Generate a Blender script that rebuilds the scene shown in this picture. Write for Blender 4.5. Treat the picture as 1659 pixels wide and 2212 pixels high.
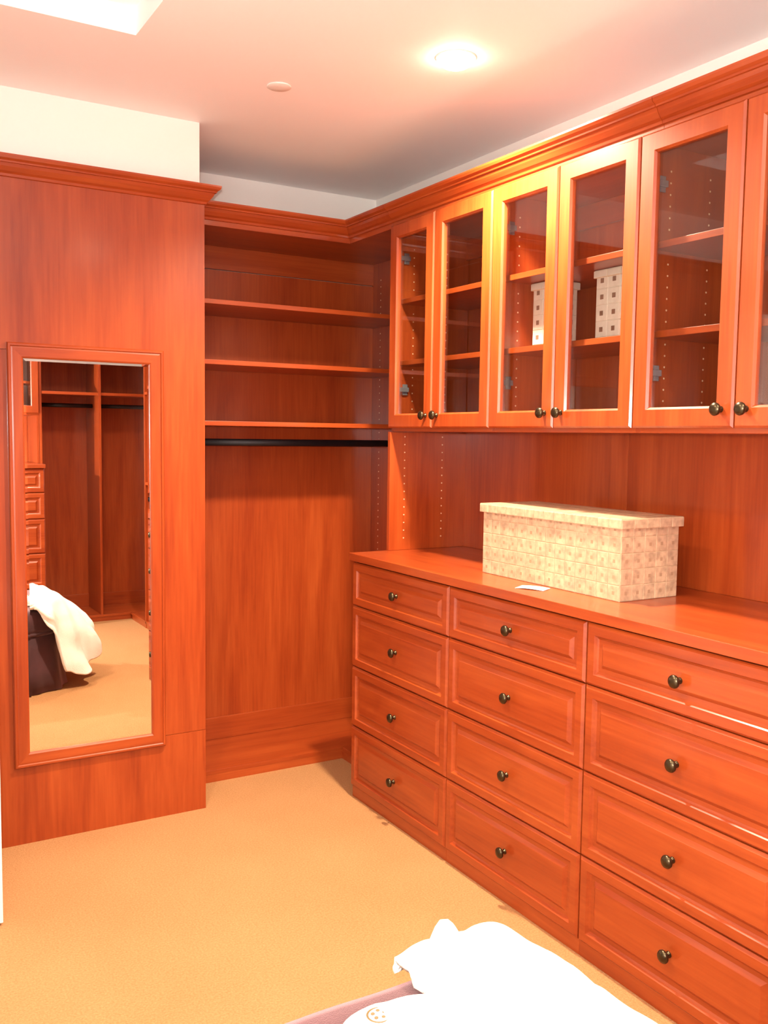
import bpy, bmesh, math, random
from mathutils import Vector, Matrix, noise
random.seed(7)
R = math.radians
for o in list(bpy.data.objects): bpy.data.objects.remove(o, do_unlink=True)
scene = bpy.context.scene
COL = scene.collection

# ------------------------------------------------------------------ camera
F_PX, YAW, PITCH, ROLL, EYE = 2016.32, R(30.6524), R(-4.6997), R(0.7624), 1.4709
fw = Vector((math.sin(YAW)*math.cos(PITCH), math.cos(YAW)*math.cos(PITCH), math.sin(PITCH)))
rt = Vector((math.cos(YAW), -math.sin(YAW), 0)); up = rt.cross(fw)
rt2 = rt*math.cos(ROLL)+up*math.sin(ROLL); up2 = -rt*math.sin(ROLL)+up*math.cos(ROLL)
cam_d = bpy.data.cameras.new('camera'); cam = bpy.data.objects.new('camera', cam_d); COL.objects.link(cam)
M4 = Matrix((rt2, up2, -fw)).transposed().to_4x4(); M4.translation = (0, 0, EYE)
cam.matrix_world = M4
cam_d.sensor_fit = 'VERTICAL'; cam_d.sensor_height = 24; cam_d.sensor_width = 18
cam_d.lens = 24*F_PX/2212; cam_d.clip_start = 0.02
scene.camera = cam

# ------------------------------------------------------------------ world, exposure
w = bpy.data.worlds.new('world'); scene.world = w; w.use_nodes = True
w.node_tree.nodes['Background'].inputs[0].default_value = (1.0, .9, .8, 1)
w.node_tree.nodes['Background'].inputs[1].default_value = 0.35
vs = scene.view_settings
vs.view_transform = 'Standard'; vs.look = 'None'; vs.gamma = 1; vs.use_curve_mapping = False
vs.exposure = 0.55
LIGHT_W = 75.0          # watts of each recessed downlight
LIGHT_C = (1.0, .84, .62)
fl = bpy.data.lights.new('camera_flash', 'POINT'); fl.energy = 125; fl.color = (1.0, .96, .93); fl.shadow_soft_size = .02
flo = bpy.data.objects.new('camera_flash', fl); COL.objects.link(flo); flo.location = (-.03, -.02, EYE+.06)
CEIL = 2.62
DOWNLIGHTS = [  # x, y, z, strength
    (1.676, 2.434, CEIL, 3.4),
    (1.45, 0.70, CEIL, .8),
    (0.30, 1.75, CEIL+.078, 1.1),
]

# ------------------------------------------------------------------ geometry helpers
class MB:
    def __init__(s): s.v = []; s.f = []; s.m = []
    def face(s, idx, m=0): s.f.append(tuple(idx)); s.m.append(m)
    def box(s, x0, x1, y0, y1, z0, z1, m=0):
        b = len(s.v)
        s.v += [(x0,y0,z0),(x1,y0,z0),(x1,y1,z0),(x0,y1,z0),(x0,y0,z1),(x1,y0,z1),(x1,y1,z1),(x0,y1,z1)]
        for q in ((0,3,2,1),(4,5,6,7),(0,1,5,4),(1,2,6,5),(2,3,7,6),(3,0,4,7)): s.face([b+i for i in q], m)
        return s
    def lathe(s, prof, n=16, axis='z', c=(0,0,0), m=0):
        b = len(s.v)
        for r, h in prof:
            for k in range(n):
                a = 2*math.pi*k/n; u, v = r*math.cos(a), r*math.sin(a)
                p = {'z': (u, v, h), 'y': (u, h, v), 'x': (h, u, v)}[axis]
                s.v.append((p[0]+c[0], p[1]+c[1], p[2]+c[2]))
        for i in range(len(prof)-1):
            for k in range(n):
                s.face([b+i*n+k, b+i*n+(k+1)%n, b+(i+1)*n+(k+1)%n, b+(i+1)*n+k], m)
        s.face([b+k for k in range(n)][::-1], m); s.face([b+(len(prof)-1)*n+k for k in range(n)], m)
        return s
    def rings(s, rings, cap0=True, cap1=True, m=0, closed=True):
        b = len(s.v); n = len(rings[0])
        for r in rings: s.v += [tuple(p) for p in r]
        for i in range(len(rings)-1):
            for k in range(n if closed else n-1):
                s.face([b+i*n+k, b+i*n+(k+1)%n, b+(i+1)*n+(k+1)%n, b+(i+1)*n+k], m)
        if cap0: s.face([b+k for k in range(n)][::-1], m)
        if cap1: s.face([b+(len(rings)-1)*n+k for k in range(n)], m)
        return s
    def build(s, name, mat, parent=None, loc=(0,0,0), bevel=0, smooth=False, rotz=0, subsurf=0):
        me = bpy.data.meshes.new(name)
        me.from_pydata(s.v, [], s.f)
        bm = bmesh.new(); bm.from_mesh(me); bmesh.ops.recalc_face_normals(bm, faces=bm.faces); bm.to_mesh(me); bm.free()
        mats = mat if isinstance(mat, (list, tuple)) else [mat]
        for mm in mats: me.materials.append(mm)
        if len(mats) > 1:
            for p, i in zip(me.polygons, s.m): p.material_index = i
        if smooth:
            for p in me.polygons: p.use_smooth = True
        return link(name, me, parent, loc, bevel, rotz, subsurf)
def link(name, me, parent=None, loc=(0,0,0), bevel=0, rotz=0, subsurf=0):
    o = bpy.data.objects.new(name, me); COL.objects.link(o)
    o.parent = parent; o.location = loc; o.rotation_euler = (0, 0, rotz)
    if bevel:
        m = o.modifiers.new('bevel', 'BEVEL'); m.width = bevel; m.segments = 2; m.limit_method = 'ANGLE'; m.angle_limit = R(40)
    if subsurf:
        m = o.modifiers.new('sub', 'SUBSURF'); m.levels = subsurf; m.render_levels = subsurf
    return o
def empty(name, loc, rotz=0):
    o = bpy.data.objects.new(name, None); COL.objects.link(o); o.location = loc; o.rotation_euler = (0,0,rotz); o.empty_display_size = .05
    return o
def tag(o, label, cat, group=None):
    o['label'] = label; o['category'] = cat
    if group: o['group'] = group
    return o
def struct(o, label=None):
    o['kind'] = 'structure'
    if label: o['label'] = label
    return o
def bx(*a): return MB().box(*a)

# ------------------------------------------------------------------ materials
def new_mat(name):
    m = bpy.data.materials.new(name); m.use_nodes = True
    nt = m.node_tree; return m, nt, nt.nodes['Principled BSDF']
def N(nt, t, **k):
    n = nt.nodes.new(t)
    for a, v in k.items():
        if a in n.inputs: n.inputs[a].default_value = v
        else: setattr(n, a, v)
    return n
def plain(name, col, rough=.5, metal=0, spec=.5, bump=0, bscale=200, var=0, vscale=6):
    m, nt, b = new_mat(name)
    b.inputs['Base Color'].default_value = (*col, 1); b.inputs['Roughness'].default_value = rough
    b.inputs['Metallic'].default_value = metal; b.inputs['Specular IOR Level'].default_value = spec
    tc = N(nt, 'ShaderNodeTexCoord')
    if var:
        nz = N(nt, 'ShaderNodeTexNoise', Scale=vscale, Detail=4.0); nt.links.new(tc.outputs['Object'], nz.inputs['Vector'])
        rp = N(nt, 'ShaderNodeValToRGB'); e = rp.color_ramp.elements
        e[0].position = .3; e[1].position = .7
        e[0].color = (*[c*(1-var) for c in col], 1); e[1].color = (*[min(1, c*(1+var)) for c in col], 1)
        nt.links.new(nz.outputs[0], rp.inputs[0]); nt.links.new(rp.outputs[0], b.inputs['Base Color'])
    if bump:
        nz = N(nt, 'ShaderNodeTexNoise', Scale=bscale, Detail=3.0); nt.links.new(tc.outputs['Object'], nz.inputs['Vector'])
        bp = N(nt, 'ShaderNodeBump', Strength=bump, Distance=.004); nt.links.new(nz.outputs[0], bp.inputs['Height'])
        nt.links.new(bp.outputs[0], b.inputs['Normal'])
    return m
def wood(name, axis, rough=.32, tint=1.0):
    m, nt, b = new_mat(name)
    tc = N(nt, 'ShaderNodeTexCoord'); oi = N(nt, 'ShaderNodeObjectInfo')
    add = N(nt, 'ShaderNodeVectorMath', operation='MULTIPLY_ADD')
    comb = N(nt, 'ShaderNodeCombineXYZ')
    for i in range(3): nt.links.new(oi.outputs['Random'], comb.inputs[i])
    nt.links.new(comb.outputs[0], add.inputs[0]); add.inputs[1].default_value = (13, 7, 9)
    nt.links.new(tc.outputs['Object'], add.inputs[2])
    mp = N(nt, 'ShaderNodeMapping'); s = [9.0, 9.0, 9.0]; s['xyz'.index(axis)] = .9
    mp.inputs['Scale'].default_value = s; nt.links.new(add.outputs[0], mp.inputs['Vector'])
    n1 = N(nt, 'ShaderNodeTexNoise', Scale=1.3, Detail=5.0, Roughness=.55, Distortion=.7); nt.links.new(mp.outputs[0], n1.inputs['Vector'])
    mp2 = N(nt, 'ShaderNodeMapping'); s = [70.0, 70.0, 70.0]; s['xyz'.index(axis)] = 3.0
    mp2.inputs['Scale'].default_value = s; nt.links.new(add.outputs[0], mp2.inputs['Vector'])
    n2 = N(nt, 'ShaderNodeTexNoise', Scale=1.5, Detail=3.0); nt.links.new(mp2.outputs[0], n2.inputs['Vector'])
    mx = N(nt, 'ShaderNodeMath', operation='MULTIPLY_ADD'); mx.inputs[1].default_value = .5
    nt.links.new(n2.outputs[0], mx.inputs[0]); nt.links.new(n1.outputs[0], mx.inputs[2])
    rp = N(nt, 'ShaderNodeValToRGB'); e = rp.color_ramp.elements
    e[0].position = .48; e[0].color = (.235*tint, .0285*tint, .0042*tint, 1)
    e[1].position = 1.0; e[1].color = (.385*tint, .068*tint, .0118*tint, 1)
    mid = e.new(.72); mid.color = (.31*tint, .0455*tint, .0070*tint, 1)
    nt.links.new(mx.outputs[0], rp.inputs[0]); nt.links.new(rp.outputs[0], b.inputs['Base Color'])
    b.inputs['Roughness'].default_value = .38; b.inputs['Specular IOR Level'].default_value = .4
    b.inputs['Coat Weight'].default_value = .45; b.inputs['Coat Roughness'].default_value = .16
    bp = N(nt, 'ShaderNodeBump', Strength=.012, Distance=.001); nt.links.new(n2.outputs[0], bp.inputs['Height'])
    nt.links.new(bp.outputs[0], b.inputs['Normal'])
    return m
WZ = wood('cherry_grain_vertical', 'z'); WX = wood('cherry_grain_along', 'x'); WY = wood('cherry_grain_deep', 'y')
PAINT = plain('white_wall_paint', (.90, .88, .83), .6, bump=.05, bscale=300)
CEILP = plain('white_ceiling_paint', (.93, .92, .91), .7, bump=.05, bscale=300)
DOORP = plain('white_gloss_paint', (.85, .83, .78), .35)
BRONZE = plain('dark_bronze', (.075, .055, .03), .28, metal=.9)
CHROME = plain('hinge_nickel', (.38, .38, .40), .25, metal=.7)
RODM = plain('dark_oval_rod', (.010, .007, .009), .5, metal=.2)
PINM = plain('pin_sleeve', (.85, .62, .40), .3, metal=.3)
def shellmat(name, col, var, rough=.28):
    m, nt, b = new_mat(name)
    tc = N(nt, 'ShaderNodeTexCoord'); oi = N(nt, 'ShaderNodeObjectInfo')
    ad = N(nt, 'ShaderNodeVectorMath', operation='MULTIPLY_ADD'); cb = N(nt, 'ShaderNodeCombineXYZ')
    for i in range(3): nt.links.new(oi.outputs['Random'], cb.inputs[i])
    nt.links.new(cb.outputs[0], ad.inputs[0]); ad.inputs[1].default_value = (31, 17, 23); nt.links.new(tc.outputs['Object'], ad.inputs[2])
    nz = N(nt, 'ShaderNodeTexNoise', Scale=45.0, Detail=3.0); nt.links.new(ad.outputs[0], nz.inputs['Vector'])
    rp = N(nt, 'ShaderNodeValToRGB'); e = rp.color_ramp.elements
    e[0].position = .3; e[0].color = (*[c*(1-var) for c in col], 1); e[1].position = .7; e[1].color = (*[min(1, c*(1+var)) for c in col], 1)
    nt.links.new(nz.outputs[0], rp.inputs[0]); nt.links.new(rp.outputs[0], b.inputs['Base Color'])
    b.inputs['Roughness'].default_value = rough
    bp = N(nt, 'ShaderNodeBump', Strength=.25, Distance=.003); nt.links.new(nz.outputs[0], bp.inputs['Height']); nt.links.new(bp.outputs[0], b.inputs['Normal'])
    return m
TILE2 = plain('capiz_shell_pale', (.66, .58, .46), .30, var=.08, vscale=40)
SPOT = plain('tile_centre_tan', (.37, .235, .14), .4)
SPOT2 = plain('tile_centre_brown', (.20, .12, .075), .5)
TILE = shellmat('shell_tile_tan', (.50, .345, .22), .26)
GROUT = plain('box_core_tan', (.62, .46, .28), .7)
PAPER = plain('card_paper', (.9, .88, .84), .6)
VELVET = plain('brown_velvet', (.055, .016, .020), .85, bump=.3, bscale=500, var=.25, vscale=9)
VELVET.node_tree.nodes['Principled BSDF'].inputs['Sheen Weight'].default_value = .9
VELVET.node_tree.nodes['Principled BSDF'].inputs['Sheen Roughness'].default_value = .4
VELVET.node_tree.nodes['Principled BSDF'].inputs['Sheen Tint'].default_value = (.9, .55, .55, 1)
TERRY = plain('white_terry', (.88, .86, .80), .9, bump=.6, bscale=260)
EMB = plain('embroidery_gold', (.16, .10, .035), .6)
TRIM = plain('light_trim_white', (.85, .84, .8), .4)
def carpet():
    m, nt, b = new_mat('tan_carpet')
    tc = N(nt, 'ShaderNodeTexCoord')
    n1 = N(nt, 'ShaderNodeTexNoise', Scale=170.0, Detail=4.0); nt.links.new(tc.outputs['Object'], n1.inputs['Vector'])
    n2 = N(nt, 'ShaderNodeTexNoise', Scale=2.2, Detail=2.0); nt.links.new(tc.outputs['Object'], n2.inputs['Vector'])
    mx = N(nt, 'ShaderNodeMath', operation='MULTIPLY_ADD'); mx.inputs[1].default_value = .3
    nt.links.new(n2.outputs[0], mx.inputs[0]); nt.links.new(n1.outputs[0], mx.inputs[2])
    rp = N(nt, 'ShaderNodeValToRGB'); e = rp.color_ramp.elements
    e[0].position = .40; e[0].color = (.385, .180, .070, 1); e[1].position = .9; e[1].color = (.53, .270, .120, 1)
    nt.links.new(mx.outputs[0], rp.inputs[0]); nt.links.new(rp.outputs[0], b.inputs['Base Color'])
    b.inputs['Roughness'].default_value = .95; b.inputs['Specular IOR Level'].default_value = .1
    n3 = N(nt, 'ShaderNodeTexNoise', Scale=320.0, Detail=2.0); nt.links.new(tc.outputs['Object'], n3.inputs['Vector'])
    bp = N(nt, 'ShaderNodeBump', Strength=.7, Distance=.006); nt.links.new(n3.outputs[0], bp.inputs['Height'])
    nt.links.new(bp.outputs[0], b.inputs['Normal'])
    return m
CARPET = carpet()
def glass():
    m = bpy.data.materials.new('door_glass'); m.use_nodes = True; nt = m.node_tree
    nt.nodes.remove(nt.nodes['Principled BSDF']); out = nt.nodes['Material Output']
    tr = N(nt, 'ShaderNodeBsdfTransparent'); tr.inputs[0].default_value = (.93, .95, .95, 1)
    gl = N(nt, 'ShaderNodeBsdfGlossy', Roughness=.02); gl.inputs[0].default_value = (1, 1, 1, 1)
    lw = N(nt, 'ShaderNodeLayerWeight', Blend=.5); pw = N(nt, 'ShaderNodeMath', operation='POWER'); pw.inputs[1].default_value = 4.0
    fr = N(nt, 'ShaderNodeMath', operation='MULTIPLY_ADD'); fr.inputs[1].default_value = .9; fr.inputs[2].default_value = .035
    mix = N(nt, 'ShaderNodeMixShader')
    nt.links.new(lw.outputs['Facing'], pw.inputs[0]); nt.links.new(pw.outputs[0], fr.inputs[0]); nt.links.new(fr.outputs[0], mix.inputs[0]); nt.links.new(tr.outputs[0], mix.inputs[1]); nt.links.new(gl.outputs[0], mix.inputs[2])
    nt.links.new(mix.outputs[0], out.inputs[0])
    return m
GLASS = glass()
MIRROR = plain('mirror_silver', (.93, .94, .93), .0, metal=1)
def emit(name, col, s):
    m, nt, b = new_mat(name)
    b.inputs['Emission Color'].default_value = (*col, 1); b.inputs['Emission Strength'].default_value = s
    b.inputs['Base Color'].default_value = (*col, 1)
    return m
LENS = emit('lamp_lens', (1.0, .88, .66), 28.0)

# ------------------------------------------------------------------ room shell
XW, YW, XL, YR = 2.343, 4.07, -0.55, -0.90
YM, XM = 3.417, 1.228      # mirror panel plane and its right edge
struct(bx(-1.75, XW+.1, YR-.1, YW+.1, -.08, 0).build('floor', CARPET), 'tan cut-pile carpet floor')
# ceiling with a shallow raised tray at upper left
RX0, RX1, RY0, RY1, RZ = -.30, .80, 1.1, 2.80, CEIL+.078
c = MB(); T = .16
c.box(XL-1.2, XW+.1, RY1, YW+.1, CEIL, CEIL+T); c.box(XL-1.2, XW+.1, YR-.1, RY0, CEIL, CEIL+T)
c.box(XL-1.2, RX0, RY0, RY1, CEIL, CEIL+T); c.box(RX1, XW+.1, RY0, RY1, CEIL, CEIL+T)
c.box(RX0, RX1, RY0, RY1, RZ, CEIL+T)
struct(c.build('ceiling', CEILP), 'white ceiling with a shallow raised tray')
struct(bx(XL-.1, XW+.1, YW, YW+.1, 0, CEIL).build('wall_back', PAINT), 'cream wall strip above the back shelves')
struct(bx(XW, XW+.1, YR-.1, YW+.1, 0, CEIL).build('wall_right', PAINT), 'cream wall strip above the glass cabinets')
struct(bx(XL-.1, XW+.1, YR-.1, YR, 0, CEIL).build('wall_rear', PAINT), 'wall behind the rear closet units')
l = MB()
l.box(XL-.1, XL, YR-.1, 1.93, 0, CEIL); l.box(XL-.1, XL, 2.87, YW+.1, 0, CEIL); l.box(XL-.1, XL, 1.93, 2.87, 2.08, CEIL)
struct(l.build('wall_left', PAINT), 'left wall with the doorway')
struct(bx(-1.75, -1.65, YR-.1, YW+.1, 0, CEIL).build('wall_hall', PAINT), 'hall wall beyond the doorway')
struct(bx(XL, 1.217, YM+.021, YW, 0, CEIL).build('wall_partition', PAINT), 'cream wall block above the mirror panel')
# open door leaf whose edge shows at the left border
d = MB(); d.box(-.50, .40, 2.867, 2.902, .008, 2.05)
d1 = d.build('door_1', DOORP, bevel=.002); struct(d1, 'white open door leaf at the left edge of the picture')
for z0, z1 in ((.25, .95), (1.10, 1.90)):
    for x0, x1 in ((-.38, -.09), (.0, .28)):
        b_ = MB(); ins = [(0, 0), (.012, -.006), (.03, -.004)]
        rings = []
        for i, h in ins: rings.append([(x0+i, 2.867+h, z0+i), (x1-i, 2.867+h, z0+i), (x1-i, 2.867+h, z1-i), (x0+i, 2.867+h, z1-i)])
        b_.rings(rings, cap0=False).build('panel', DOORP, d1)
MB().lathe([(.012, 0), (.012, -.035), (.026, -.045), (.028, -.06), (.018, -.072)], 20, 'y', (.33, 2.867, .98)).build('door_handle', CHROME, d1, smooth=True)
t = MB(); t.box(XL-.11, XL+.015, 1.86, 1.93, 0, 2.15); t.box(XL-.11, XL+.015, 2.87, 2.94, 0, 2.15); t.box(XL-.11, XL+.015, 1.86, 2.94, 2.08, 2.15)
struct(t.build('trim_1', DOORP, bevel=.003), 'white doorway casing on the left wall')

# ------------------------------------------------------------------ shared cabinetry builders
CROWN = [(0, 0), (-.006, .002), (-.008, .010), (-.016, .016), (-.026, .030), (-.030, .040), (-.036, .041), (-.037, .046), (-.046, .052), (-.050, .060), (-.050, .066), (0, .066)]
def crown(path, name, parent, mat, side=1, prof=CROWN, loc=(0,0,0)):
    """sweep the crown profile along a plan polyline; offset goes to the left of travel * side"""
    pts = [Vector(p) for p in path]; mb = MB(); rings = []
    for i, p in enumerate(pts):
        ds = []
        if i > 0: ds.append((pts[i]-pts[i-1]).normalized())
        if i < len(pts)-1: ds.append((pts[i+1]-pts[i]).normalized())
        ns = [Vector((-q.y, q.x, 0))*side for q in ds]
        n = ns[0] if len(ns) == 1 else (ns[0]+ns[1])/(1+ns[0].dot(ns[1]))
        rings.append([p + n*(-o) + Vector((0, 0, z)) for o, z in prof])
    mb.rings(rings)
    return mb.build(name, mat, parent, loc)
def pins(name, parent, pts, axis):
    mb = MB()
    for p in pts: mb.lathe([(.0030, -.0012), (.0030, .0004), (.0016, .0004)], 6, axis, p)
    o = mb.build(name, PINM, parent); o['kind'] = 'stuff'; return o
KNOB = None
def knob(parent, loc):
    global KNOB
    if KNOB is None:
        o = MB().lathe([(.0085, 0), (.0085, -.003), (.0055, -.006), (.0055, -.013), (.010, -.016), (.0165, -.019), (.0172, -.023), (.0150, -.027), (.009, -.0305), (.003, -.0315)], 20, 'y').build('knob', BRONZE, parent, loc, smooth=True)
        KNOB = o.data; return o
    return link('knob', KNOB, parent, loc)
def front_panel(w_, h_, steps):
    """nested rectangles: a profiled drawer front, x 0..w, z 0..h, front towards -y"""
    mb = MB(); rings = []
    for i, d_ in steps:
        rings.append([(i, -d_, i), (w_-i, -d_, i), (w_-i, -d_, h_-i), (i, -d_, h_-i)])
    return mb.rings(rings)
DRAWER = [(0, 0), (0, .0125), (.007, .0195), (.031, .0195), (.036, .0125), (.041, .0095), (.053, .0090), (.063, .0170), (.065, .0180)]
def drawer_chest(name, loc, rotz, W, top, rows, depth, label, group):
    """rows = z of the drawer gaps from top to bottom; front faces local -y at y=0"""
    t = tag(empty(name, loc, rotz), label, 'drawers', group)
    mb = MB(); B = .021
    mb.box(0, .018, B, depth, 0, top); mb.box(W-.018, W, B, depth, 0, top)
    mb.box(.018, W-.018, B, depth, .02, .045); mb.box(.018, W-.018, depth-.012, depth, .045, top); mb.box(.018, W-.018, B+.004, depth, top-.02, top)
    for z in rows[1:-1]: mb.box(.018, W-.018, B+.004, B+.06, z-.008, z+.008)
    mb.build('body', WZ, t)
    bx(.0, W, .012, .03, 0, .046).build('kick_board', WX, t, bevel=.001)
    for i in range(len(rows)-1):
        z1, z0 = rows[i]-.0018, rows[i+1]+.0018
        dr = front_panel(W-.005, z1-z0, DRAWER).build('drawer', WX, t, (.0025, .0195, z0))
        knob(dr, ((W-.005)/2, -.0175, (z1-z0)/2))
    return t
DOORP_ = [(0, 0), (0, .014), (.004, .0195)]
def glass_door(parent, x0, x1, z0, z1, hinge_left):
    W, H, S = x1-x0-.004, z1-z0, .056
    mb = MB(); rings = []
    for i, d_ in ((0, 0), (0, .014), (.0055, .0195), (S-.006, .0195), (S, .013), (S, 0)):
        rings.append([(i, -d_, i), (W-i, -d_, i), (W-i, -d_, H-i), (i, -d_, H-i)])
    rings.append(rings[0]); mb.rings(rings, False, False)
    dr = mb.build('door', WZ, parent, (x0+.002, .0195, z0))
    bx(S-.004, W-S+.004, -.006, -.002, S-.004, H-S+.004).build('pane', GLASS, dr)
    knob(dr, ((W-.036) if hinge_left else .036, -.0195, .047))
    for z in (.155, H-.125):
        hx = .0 if hinge_left else W; sg = 1 if hinge_left else -1
        hg = MB()
        hg.box(min(hx+sg*.020, hx+sg*.050), max(hx+sg*.020, hx+sg*.050), .0005, .006, z-.026, z+.026)
        hg.lathe([(.005, .005), (.005, .009), (.003, .010)], 10, 'y', (hx+sg*.042, 0, z-.019))
        hg.lathe([(.005, .005), (.005, .009), (.003, .010)], 10, 'y', (hx+sg*.042, 0, z+.019))
        hg.box(min(hx+sg*.019, hx+sg*.032), max(hx+sg*.019, hx+sg*.032), .006, .060, z-.009, z+.009)
        hg.box(min(hx+sg*.0185, hx+sg*.024), max(hx+sg*.0185, hx+sg*.024), .036, .058, z-.022, z+.022)
        hg.build('hinge', CHROME, dr, bevel=.001)
    return dr
def glass_cabinet(name, loc, rotz, xs, H, depth, shelves, label, group):
    """two glass doors; xs = door edges, origin at the front lower left corner, front faces -y"""
    W = xs[-1]
    t = tag(empty(name, loc, rotz), label, 'cabinet', group)
    mb = MB(); B = .0205
    mb.box(0, .018, B, depth, 0, H).build('side_panel', WZ, t, bevel=.0008)
    bx(W-.018, W, B, depth, 0, H).build('side_panel', WZ, t, bevel=.0008)
    bx(.018, W-.018, B, depth, -.0, .018).build('bottom_panel', WX, t, bevel=.0008)
    bx(.018, W-.018, B, depth, H-.018, H).build('top_panel', WX, t, bevel=.0008)
    bx(.018, W-.018, depth-.016, depth-.001, H-.10, H-.0185).build('cleat', WX, t, bevel=.0015)
    for z in shelves: bx(.0185, W-.0185, .045, depth-.003, z-.0095, z+.0095).build('shelf', WX, t, bevel=.0012)
    pz = [.06+.032*k for k in range(int((H-.1)/.032))]
    pz = [z for z in pz if all(abs(z-s) > .013 for s in shelves)]
    pins('shelf_pin_holes', t, [(.0182, y, z) for z in pz for y in (.105, depth-.11)], 'x')
    pins('shelf_pin_holes', t, [(W-.0182, y, z) for z in pz for y in (.105, depth-.11)], 'x')
    for i in range(len(xs)-1): glass_door(t, xs[i], xs[i+1], .014, H-.001, i % 2 == 0)
    return t

# ------------------------------------------------------------------ mirror panel (left) and its crown
t = tag(empty('closet_end_panel', (XL, YM, 0)), 'tall plain cherry panel with crown moulding carrying the framed mirror', 'panel')
PW = XM-XL
def lboard(name, pts):      # L-shaped boards that interlock behind the mirror
    MB().rings([[(x, 0, z) for x, z in pts], [(x, .02, z) for x, z in pts]]).build(name, WZ, t)
XJ = .80-XL
lboard('upper_board', [(0, 1.7465), (XJ, 1.7465), (XJ, .3170), (PW, .3170), (PW, 2.322), (0, 2.322)])
lboard('lower_board', [(0, 0), (PW, 0), (PW, .3155), (XJ-.0015, .3155), (XJ-.0015, 1.7450), (0, 1.7450)])
crown([(0, -.0, 2.318), (PW, 0, 2.318), (PW, .10, 2.318)], 'crown_molding', t, WX, side=-1)

# framed mirror
MX0, MX1, MZ0, MZ1 = .523, 1.066, .281, 1.770
t = tag(empty('framed_mirror', (MX0, YM-.0003, MZ0)), 'full-length wall mirror in a wide cherry frame', 'mirror')
W, H, S = MX1-MX0, MZ1-MZ0, .052
P0, P1 = .0, .0
prof = [(0, .0), (0, .010), (.004, .0145), (.010, .0145), (.013, .011), (.018, .012), (S-.005, .012), (S, .0085), (S, 0)]
cor = [(0, 0), (W, 0), (W, H), (0, H)]; inn = [(1, 1), (-1, 1), (-1, -1), (1, -1)]
for i in range(4):
    j = (i+1) % 4; mb = MB(); rr = []
    for k in (i, j): rr.append([(cor[k][0]+inn[k][0]*a, -h, cor[k][1]+inn[k][1]*a) for a, h in prof])
    mb.rings(rr).build('frame_rail' if i % 2 == 0 else 'frame_stile', WX if i % 2 == 0 else WZ, t)
mb = MB(); rr = []
for i, h in ((S, .004), (S+.001, .0042), (S+.009, .0046)):
    rr.append([(i, -h, i), (W-i, -h, i), (W-i, -h, H-i), (i, -h, H-i)])
rr.insert(0, [(S, -.0005, S), (W-S, -.0005, S), (W-S, -.0005, H-S), (S, -.0005, H-S)])
mb.rings(rr).build('mirror_glass', MIRROR, t)

# ------------------------------------------------------------------ back shelf unit (open shelves)
BX0, BX1, BYF, BYB = 1.222, 2.322, 3.66, 4.05
t = tag(empty('open_shelf_unit', (BX0, BYF, 0)), 'built-in open shelving with a hanging rod along the back wall', 'shelving')
BW = BX1-BX0; DP = BYB-BYF
bx(0, .018, .001, DP, .05, 2.3).build('side_panel', WZ, t)
HX = 1.955-BX0; HY = 3.272-BYF            # the corner return towards the hutch
bx(BW, BW+.018, HY, DP+.015, 0, 2.32).build('side_panel', WZ, t)
bx(.018, BW, DP, DP+.015, .05, 2.199).build('back_panel', WZ, t, bevel=.0006)
bx(.018, BW, DP-.003, DP+.012, 2.2015, 2.303).build('cleat', WX, t, bevel=.0015)
for z in (2.003, 1.760, 1.511): bx(.019, BW-.001, 0, DP-.001, z-.0095, z+.0095).build('shelf', WX, t, bevel=.0012)
mb = MB(); mb.box(.018, BW, -.0, DP, 2.302, 2.32); mb.box(HX+.0245, BW, HY, 0, 2.302, 2.32); mb.build('top_panel', WX, t)
mb = MB(); mb.box(.018, BW, .001, DP, .034, .052); mb.box(HX+.01, BW, HY, .0, .034, .052); mb.build('base_shelf', WX, t, bevel=.001)
mb = MB(); mb.box(.0, HX+.028, .002, .02, 0, .034); mb.box(HX+.010, HX+.028, HY+.01, .002, 0, .034); mb.build('kick_board', WX, t)
bx(.018, BW, DP-.012, DP-.0005, .052, .155).build('baseboard', WX, t, bevel=.002)
mb = MB(); n = 16; rg = []
for x in (.018, BW): rg.append([(x, .19+.008*math.cos(a), 1.4315+.0155*math.sin(a)) for a in [2*math.pi*k/n for k in range(n)]])
mb.rings(rg).build('hanging_rod', RODM, t, smooth=True)
for x in (.018, BW-.004): MB().lathe([(.022, 0), (.022, .004)], 16, 'x', (x, .19, 1.4315)).build('rod_bracket', RODM, t)
pins('shelf_pin_holes', t, [(BW-.0002, DP-.075, .30+.032*k) for k in range(61)], 'x')
bx(.0, HX+.014, -.0185, -.0005, 2.298, 2.322).build('fascia', WX, t, bevel=.001)
crown([(0, -.0185, 2.318), (HX+.012, -.0185, 2.318), (HX+.012, HY+.0, 2.318)], 'crown_molding', t, WX, side=-1)
bx(HX+.012, HX+.024, HY, -.0187, 2.298, 2.322).build('fascia', WY, t, bevel=.001)


# ------------------------------------------------------------------ right run: drawers, counter, hutch
XD, XU = 1.783, 1.95
YC = [3.252, 2.5735, 1.9045, 1.235]
ROWS = [.9655, .7896, .5421, .2975, .048]
wh = ['nearest the back shelves', 'in the middle, under the white card', 'at the right edge of the picture']
for i in range(3):
    drawer_chest('drawer_chest', (XD, YC[i], 0), R(-90), YC[i]-YC[i+1]-.0005, .967, ROWS, .55,
                 'cherry four-drawer chest '+wh[i], 'drawer chests along the right wall')
ct = bx(1.777, 2.334, YC[3], 3.268, .970, 1.0).build('countertop', WY, bevel=.0015)
tag(ct, 'long cherry countertop over the drawer chests', 'countertop')
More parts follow.
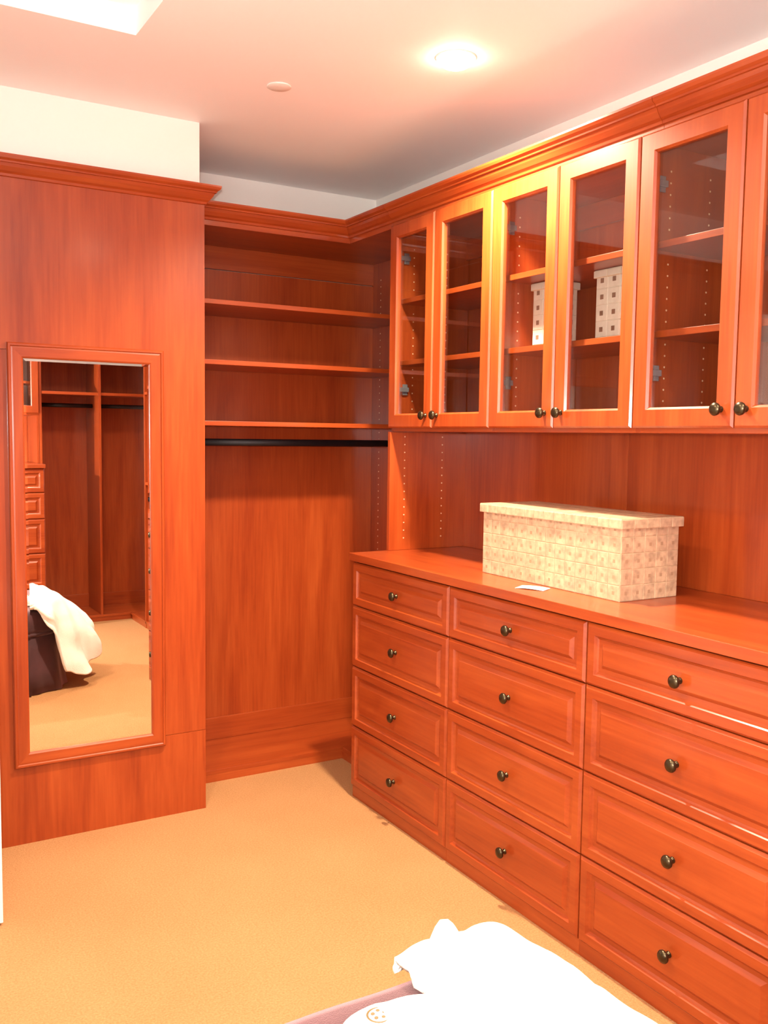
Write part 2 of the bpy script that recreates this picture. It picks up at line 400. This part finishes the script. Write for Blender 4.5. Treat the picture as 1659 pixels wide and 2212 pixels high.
# splash panels and hutch end panel
for a, b_, lab in ((3.268, 2.3095, 'cherry back panel behind the left half of the counter'), (2.3085, 1.236, 'cherry back panel behind the right half of the counter')):
    tag(bx(2.3285, 2.342, b_, a, 1.0005, 2.32).build('hutch_back_panel', WZ, bevel=.0008), lab, 'panel', 'hutch back panels')
e = tag(empty('hutch_end_panel', (XU+.003, 3.272, 1.0)), 'upright cherry end panel with pin holes standing on the counter end', 'panel')
bx(0, .377, -.018, 0, .0005, .484).build('board', WZ, e, bevel=.0008)
pins('shelf_pin_holes', e, [(x, -.0181, .05+.032*k) for k in range(14) for x in (.07, .255)], 'y')
ZB, ZT = 1.487, 2.304
HB = [3.272, 2.953, 2.598, 2.264, 1.928, 1.581, 1.238]
labs = ['glass-door wall cabinet next to the back shelves', 'glass-door wall cabinet holding two small shell boxes', 'empty glass-door wall cabinet nearest the right border']
for i in range(3):
    a = HB[2*i]; xs = [0, a-HB[2*i+1], a-HB[2*i+2]-.0008]
    glass_cabinet('glass_cabinet', (XU, a, ZB), R(-90), xs, ZT-ZB, .376, [2.007-ZB, 1.762-ZB], labs[i], 'glass cabinets over the counter')
# crown over the hutch, in two lengths
for a, b_, lab in ((3.271, 1.8605, 'left length of crown moulding over the glass cabinets'), (1.859, 1.236, 'right length of crown moulding over the glass cabinets')):
    o = crown([(1.967, a, 2.318), (1.967, b_, 2.318)], 'crown_molding', None, WY, side=-1)
    tag(o, lab, 'molding', 'crown moulding over the cabinets')
    bx(0, .012, b_-a, 0, -.0125, .066).build('fascia', WY, o, (1.9672, a, 2.318))

# ------------------------------------------------------------------ shell-tiled boxes
TC = {}
def tile_mesh(key, w_, h_, mats, sp):
    if key not in TC:
        mb = MB(); g = .0009; b = .0012
        rings = [[(-w_/2+g+i, -d, -h_/2+g+i), (w_/2-g-i, -d, -h_/2+g+i), (w_/2-g-i, -d, h_/2-g-i), (-w_/2+g+i, -d, h_/2-g-i)] for i, d in ((0, 0), (0, .0012), (b, .002))]
        s = min(w_, h_)*sp
        rings.append([(-s, -.002, -s), (s, -.002, -s), (s, -.002, s), (-s, -.002, s)])
        mb.rings(rings, True, False)
        n0 = len(mb.v)-4; mb.face([n0, n0+1, n0+2, n0+3], 1)
        o = mb.build('tile', mats, None); TC[key] = o.data; bpy.data.objects.remove(o)
    return TC[key]
def tiles(parent, key, mats, sp, org, ux, rotz, nx, nz, w_, h_, tilt=0):
    me = tile_mesh(key, w_, h_, mats, sp)
    for i in range(nx):
        for k in range(nz):
            p = Vector(org)+Vector(ux)*((i+.5)*w_)+(Vector((0, 0, 1)) if not tilt else Vector((0, 1, 0)))*((k+.5)*h_)
            o = link('tile', me, parent, p, rotz=rotz)
            if tilt: o.rotation_euler = (R(-90), 0, 0)
def shell_box(name, loc, rotz, nx, ny, nz, s, sz, lid_h, over, mats, sp, label, key, group, base=0):
    """origin at the front lower left corner; front faces local -y"""
    W, D, H = nx*s, ny*s, nz*sz
    t = tag(empty(name, loc, rotz), label, 'box', group)
    bx(0, W, 0, D, -base, H).build('box_body', [mats[0]] if base else GROUT, t)
    tiles(t, key+'s', mats, sp, (0, 0, 0), (1, 0, 0), 0, nx, nz, s, sz)
    tiles(t, key+'s', mats, sp, (W, 0, 0), (0, 1, 0), R(90), ny, nz, s, sz)
    tiles(t, key+'s', mats, sp, (0, D, 0), (0, -1, 0), R(-90), ny, nz, s, sz)
    Lw, Ld = W+2*over, D+2*over
    lid = bx(0, Lw, 0, Ld, 0, lid_h).build('lid', GROUT, t, (-over, -over, H-lid_h*.9+.004))
    lw, ld = Lw/nx, Ld/ny
    m2 = [mats[0], mats[0]]
    tiles(lid, key+'lf', m2, sp, (0, 0, 0), (1, 0, 0), 0, nx, 1, lw, lid_h)
    tiles(lid, key+'le', m2, sp, (Lw, 0, 0), (0, 1, 0), R(90), ny, 1, ld, lid_h)
    tiles(lid, key+'le', m2, sp, (0, Ld, 0), (0, -1, 0), R(-90), ny, 1, ld, lid_h)
    tiles(lid, key+'lt', m2, sp, (0, 0, lid_h), (1, 0, 0), 0, nx, ny, lw, ld, tilt=1)
    return t
shell_box('storage_box', (1.942, 2.597, 1.0005), R(-90), 14, 5, 5, .0468, .0465, .028, .010, [TILE, SPOT], .11,
          'large lidded tan shell-tile box on the countertop', 'b', 'shell-tile boxes')
shell_box('small_storage_box', (2.095, 2.545, 1.7865), R(-90), 2, 2, 4, .0515, .0500, .022, .007, [TILE2, SPOT2], .15,
          'small tall shell-tile box, left one on the cabinet shelf', 's', 'shell-tile boxes', .0145)
shell_box('small_storage_box', (2.10, 2.243, 1.7865), R(-90), 2, 2, 4, .0525, .0505, .022, .007, [TILE2, SPOT2], .15,
          'small tall shell-tile box, right one on the cabinet shelf', 's', 'shell-tile boxes', .0145)
# white card
mb = MB(); rr = []
for i in range(9):
    u = i/8; z = .0006+.004*math.sin(u*math.pi)*.6
    rr.append([(u*.095-.0475, -.027, z), (u*.095-.0475, .027, z+.0012), (u*.095-.0475, .027, z+.0018), (u*.095-.0475, -.027, z+.0006)])
cd = mb.rings(rr).build('paper_card', PAPER, None, (1.872, 2.243, 1.0002), rotz=R(-64), smooth=False)
tag(cd, 'small white card lying on the counter in front of the big box', 'card')

# ------------------------------------------------------------------ units behind the camera (seen in the mirror)
RX, RF = 1.337, -.45
drawer_chest('drawer_chest', (RX, RF+.165, 0), R(180), .66, 1.199, [1.199, 1.02, .828, .575, .322, .048], .55,
             'cherry five-drawer chest seen at the left edge of the mirror', 'rear drawer chests')
drawer_chest('drawer_chest', (RX-.661, RF+.165, 0), R(180), .66, 1.199, [1.199, 1.02, .828, .575, .322, .048], .55,
             'cherry five-drawer chest behind the photographer', 'rear drawer chests')
tag(bx(RX-1.322, RX+.004, -.848, RF+.181, 1.2, 1.228).build('countertop', WX, bevel=.0015), 'countertop over the rear chests in the mirror', 'countertop')
glass_cabinet('glass_cabinet', (RX, RF, 1.585), R(180), [0, .33, .66], 2.304-1.585, .376, [.24, .48], 'glass-door wall cabinet reflected at the mirror edge', 'rear glass cabinets')
glass_cabinet('glass_cabinet', (RX-.661, RF, 1.585), R(180), [0, .33, .66], 2.304-1.585, .376, [.24, .48], 'glass-door wall cabinet behind the photographer', 'rear glass cabinets')
tag(bx(RX-1.322, RX, -.842, -.828, 1.229, 1.584).build('hutch_back_panel', WZ), 'cherry back panel under the rear glass cabinets', 'panel')
tag(bx(RX-.0175, RX, -.827, RF-.02, 1.229, 1.5845).build('hutch_end_panel', WZ), 'cherry end panel between rear counter and cabinet', 'panel')
t = tag(empty('hanging_closet', (RX+.001, RF-.02, 0)), 'rear hanging closet with rods and a divider seen in the mirror', 'closet')
def rb(name, x0, x1, y0, y1, z0, z1, m, bev=.001): return bx(x0-RX-.001, x1-RX-.001, y0-RF+.02, y1-RF+.02, z0, z1).build(name, m, t, bevel=bev)
rb('side_panel', RX+.002, RX+.02, -.86, -.47, .0, 2.30, WZ)
rb('divider', 1.770, 1.788, -.86, -.455, .052, 2.30, WZ)
rb('back_panel', RX+.02, 2.34, -.875, -.861, .0, 2.30, WZ)
rb('shelf', RX+.02, 1.7695, -.86, -.46, 1.745, 1.766, WX); rb('shelf', 1.7885, 2.32, -.86, -.46, 1.745, 1.766, WX)
rb('shelf', RX+.02, 1.7695, -.86, -.46, 2.01, 2.03, WX); rb('shelf', 1.7885, 2.32, -.86, -.46, 2.01, 2.03, WX)
rb('base_shelf', RX+.02, 2.32, -.86, -.452, .034, .052, WX); rb('kick_board', RX+.02, 2.03, -.475, -.455, 0, .034, WX)
rb('baseboard', RX+.02, 2.32, -.8605, -.850, .052, .155, WX)
rb('top_panel', RX+.002, 2.32, -.86, -.47, 2.301, 2.32, WX)
for x0, x1 in ((RX+.02, 1.77), (1.788, 2.32)):
    mb = MB(); rg = []
    for x in (x0-RX-.001, x1-RX-.001): rg.append([(x, -.65-RF+.02+.008*math.cos(a), 1.668+.0155*math.sin(a)) for a in [2*math.pi*k/16 for k in range(16)]])
    mb.rings(rg).build('hanging_rod', RODM, t, smooth=True)
t = tag(empty('side_closet', (2.0, -.055, 0)), 'right-wall closet bay with low shelf at the mirror\'s right edge', 'closet')
bx(0, .325, 0, .018, 0, 2.30).build('side_panel', WZ, t, bevel=.001)
bx(.326, .341, -.39, 1.289, 0, 2.30).build('back_panel', WZ, t)
for z in (1.09, 1.755, 2.01): bx(.003, .325, .0185, 1.285, z-.01, z+.01).build('shelf', WY, t, bevel=.001)
bx(.0, .325, -.39, 1.285, .034, .052).build('base_shelf', WY, t); bx(.004, .022, -.37, 1.285, 0, .0335).build('kick_board', WY, t)
bx(0, .325, 0, 1.285, 2.301, 2.32).build('top_panel', WY, t)
mb = MB(); rg = []
for y in (.018, 1.285): rg.append([(.16+.008*math.cos(a), y, 1.01+.0155*math.sin(a)) for a in [2*math.pi*k/16 for k in range(16)]])
mb.rings(rg).build('hanging_rod', RODM, t, smooth=True)

# ------------------------------------------------------------------ ottoman, slipper, robe
OX0, OX1, OY0, OY1, OZ = .12, 1.10, .62, 1.40, .47
def rrect(x0, x1, y0, y1, r, n=10, dens=14):
    pts = []
    cs = [((x1-r, y0+r), -90), ((x1-r, y1-r), 0), ((x0+r, y1-r), 90), ((x0+r, y0+r), 180)]
    for i, ((cx, cy), a0) in enumerate(cs):
        arc = [(cx+r*math.cos(R(a0+90*k/n)), cy+r*math.sin(R(a0+90*k/n))) for k in range(n+1)]
        pts += arc
        nx_, na = cs[(i+1) % 4]; q = (nx_[0]+r*math.cos(R(na)), nx_[1]+r*math.sin(R(na)))
        p = arc[-1]
        for k in range(1, dens): pts.append((p[0]+(q[0]-p[0])*k/dens, p[1]+(q[1]-p[1])*k/dens))
    return pts
t = tag(empty('ottoman', ((OX0+OX1)/2, (OY0+OY1)/2, 0)), 'dark brown velvet ottoman with a pleated skirt under the white robe', 'ottoman')
ox, oy = (OX0+OX1)/2, (OY0+OY1)/2
def ring(off, z, r=.18, pleat=0):
    r0 = rrect(OX0-off-ox, OX1+off-ox, OY0-off-oy, OY1+off-oy, r+off)
    out = []
    for i, (x, y) in enumerate(r0):
        a = pleat*math.sin(i*1.35)
        n = Vector((x, y, 0)).normalized()
        out.append((x+n.x*a, y+n.y*a, z))
    return out
top = [ring(.012, .335)]
for off, z in ((.016, .36), (.016, .41), (.010, .445), (-.006, .462), (-.03, .470), (-.09, .474), (-.16, .476)): top.append(ring(off, z, pleat=.0015))
top.append([(x*.35, y*.35, .478) for x, y, z in ring(-.16, 0)])
MB().rings(top).build('cushion', VELVET, t, smooth=True)
MB().rings([ring(.013, .322), ring(.021, .328), ring(.021, .336), ring(.013, .342)], False, False).build('piping', VELVET, t, smooth=True)
MB().rings([ring(.012, .33), ring(.014, .24, pleat=.004), ring(.03, .12, pleat=.009), ring(.05, .004, pleat=.014)], True, True).build('skirt', VELVET, t, smooth=True)

# robe: hangs over the far right corner of the ottoman, bunched on top
r_ = .18
path = [(.875, OY1)] + [(.875+(OX1-r_-.875)*k/4, OY1) for k in range(1, 5)]
path += [(OX1-r_+r_*math.cos(R(90-9*k)), OY1-r_+r_*math.sin(R(90-9*k))) for k in range(1, 11)]
path += [(OX1, OY1-r_-(OY1-r_-.74)*k/14) for k in range(1, 15)]
def resample(pts, n):
    L = [0]
    for a, b in zip(pts, pts[1:]): L.append(L[-1]+math.dist(a, b))
    out = []
    for i in range(n):
        s = L[-1]*i/(n-1); j = 0
        while j < len(L)-2 and L[j+1] < s: j += 1
        u = (s-L[j])/max(1e-9, L[j+1]-L[j]); out.append((pts[j][0]+(pts[j+1][0]-pts[j][0])*u, pts[j][1]+(pts[j+1][1]-pts[j][1])*u, s))
    return out
def interp(tab, x):
    if x <= tab[0][0]: return tab[0][1]
    for (a, va), (b, vb) in zip(tab, tab[1:]):
        if x <= b:
            u = (x-a)/(b-a); u = u*u*(3-2*u); return va+(vb-va)*u
    return tab[-1][1]
HEM = [(0, .0), (.08, .002), (.12, .12), (.17, .38), (.24, .42), (.32, .37), (.40, .28), (.50, .22), (.65, .20), (.9, .18)]
FLARE = [(0, .01), (.11, .02), (.2, .05), (.28, .10), (.36, .17), (.46, .15), (.6, .08), (.9, .06)]
def lump(x, y):
    g = lambda cx, cy, s, h: h*math.exp(-((x-cx)**2+(y-cy)**2)/(2*s*s))
    c_ = .045*max(0, 1-math.hypot(x-.925, (y-1.33)*.8)/.030)
    v = c_+g(.95, 1.16, .12, .075)+g(.92, 1.31, .035, .040)+g(1.03, 1.315, .045, .05)+g(.88, 1.20, .05, .03)
    v += .028*noise.noise(Vector((x*13, y*13, 1.3)))+.016*noise.noise(Vector((x*27, y*27, 4.1)))
    return max(v, .004)
NS, NT = 110, 90
rp_ = resample(path, NS); verts = []; faces = []
for i, (px, py, s) in enumerate(rp_):
    if i == 0: tx, ty = rp_[1][0]-px, rp_[1][1]-py
    elif i == NS-1: tx, ty = px-rp_[i-1][0], py-rp_[i-1][1]
    else: tx, ty = rp_[i+1][0]-rp_[i-1][0], rp_[i+1][1]-rp_[i-1][1]
    l_ = math.hypot(tx, ty); nx_, ny_ = -ty/l_, tx/l_       # left of travel points outward here
    u = i/(NS-1)
    q = (.886+.006*math.sin(u*17), 1.352-.55*u)
    hem = interp(HEM, s); fl = interp(FLARE, s)
    for k in range(NT):
        tt = k/(NT-1)
        if tt < .5:                                   # on top, from the inner edge to the rim
            a = tt/.5
            x = q[0]+(px-q[0])*a; y = q[1]+(py-q[1])*a
            edge = min(1, a*6)*(1 if a < .75 else 1-.55*((a-.75)/.25)**2)
            z = OZ+.008+lump(x, y)*edge*min(1, .08+s/.07)+.012*min(1, a*5)
            x += nx_*.02*max(0, a-.8)*5; y += ny_*.02*max(0, a-.8)*5
        else:
            b = (tt-.5)/.5; dn = hem*b
            fold = (.019*math.sin(s*58+1.2*math.sin(b*3))+.034*noise.noise(Vector((s*12, b*2.2, 9.1))))*min(1, b*2.0)
            out = .02+fl*math.sin(min(1, b*1.15)*math.pi/2)+.018*min(1, b*5)+.045*b*(dn > 0)*(dn/.4)+fold
            out *= min(1, .05+s/.12)
            x = px+nx_*out; y = py+ny_*out
            z = OZ+.008+.012+lump(px, py)*.45*(1-min(1, b*2.5))*min(1, .08+s/.07)-dn+.010*noise.noise(Vector((s*20, b*6, 2)))*min(1, dn*8)-.01*b*max(0, 1-s/.1)
        verts.append((x, y, z))
for i in range(NS-1):
    for k in range(NT-1):
        a = i*NT+k; faces.append((a, a+NT, a+NT+1, a+1))
rmb = MB(); rmb.v = [(x-.95, y-1.2, z-.47) for x, y, z in verts]; rmb.f = faces; rmb.m = [0]*len(faces)
robe = rmb.build('bathrobe', TERRY, None, (.95, 1.2, .47), smooth=True)
sm = robe.modifiers.new('smooth', 'SMOOTH'); sm.iterations = 2; sm.factor = .5
so = robe.modifiers.new('thick', 'SOLIDIFY'); so.thickness = .012; so.offset = 1
tag(robe, 'crumpled white towelling robe draped over the ottoman corner', 'bathrobe')

# slipper, toe to the left, heel under the robe
t = tag(empty('slipper', (.770, 1.238, .4785)), 'white slipper with a small embroidered emblem lying beside the robe', 'slipper')
def oval(y_s, z, zb, n=28):
    pts = []
    for k in range(n):
        a = 2*math.pi*k/n; c_, s_ = math.cos(a), math.sin(a)
        x = .135*(abs(c_)**.85)*(1 if c_ > 0 else -1); wd = .047 if x < 0 else .040
        pts.append((x*y_s, wd*(abs(s_)**.85)*(1 if s_ > 0 else -1)*y_s, z))
    return [(a*.80, b*1.12, c_) for a, b, c_ in pts]
MB().rings([oval(.96, 0, 0), oval(1, .004, 0), oval(1, .010, 0), oval(.98, .013, 0)]).build('sole', TERRY, t, smooth=True)
up_ = MB(); rr = []
for sc, z in ((.985, .012), (1.0, .020), (.98, .032), (.88, .044), (.68, .052), (.35, .056), (.08, .057)):
    rr.append([(x, y, z) for x, y, _ in oval(sc, 0, 0)])
up_.rings(rr, False, True).build('upper', TERRY, t, smooth=True)
em = MB(); rr = []
ex, ey = -.032, .002
for k in range(24):
    a = 2*math.pi*k/24
    rr.append([(ex+(.019+.002*math.cos(b))*math.cos(a), ey+(.019+.002*math.cos(b))*math.sin(a), .0545-.18*abs(.0)+.0015*math.sin(b)) for b in (0, 1.57, 3.14, 4.71)])
rr.append(rr[0]); em.rings(rr, False, False)
for k in range(5):
    a = 2*math.pi*k/5; em.lathe([(.004, .0535), (.0035, .0565)], 8, 'z', (ex+.010*math.cos(a), ey+.010*math.sin(a), 0))
em.build('emblem', EMB, t)

# ------------------------------------------------------------------ ceiling fittings
def downlight(x, y, z, s, label, vis):
    t = tag(empty('downlight', (x, y, z)), label, 'ceiling light', 'recessed ceiling downlights')
    MB().lathe([(.054, -.0005), (.055, -.004), (.061, -.004), (.064, -.0005)], 32).build('trim_ring', TRIM, t, smooth=True)
    MB().lathe([(.053, -.001), (.053, -.008), (.049, -.018), (.036, -.026), (.010, -.029)], 32).build('lens', LENS, t, smooth=True)
    ld = bpy.data.lights.new('downlight_beam', 'SPOT'); ld.energy = LIGHT_W*s; ld.color = LIGHT_C
    ld.spot_size = R(148); ld.spot_blend = .8; ld.shadow_soft_size = .05
    lo = bpy.data.objects.new('downlight_beam', ld); COL.objects.link(lo); lo.parent = t; lo.location = (0, 0, -.06)
names = ['bright recessed downlight in the ceiling near the glass cabinets', 'recessed downlight above the ottoman, out of frame', 'recessed downlight in the ceiling tray, out of frame']
for (x, y, z, s), nm in zip(DOWNLIGHTS, names): downlight(x, y, z, s, nm, True)
o = MB().lathe([(.040, -.0004), (.041, -.003), (.039, -.0045), (.010, -.0047)], 32).build('sprinkler_cover', TRIM, None, (1.316, 2.94, CEIL), smooth=True)
tag(o, 'small round white cover plate on the ceiling', 'cover plate')
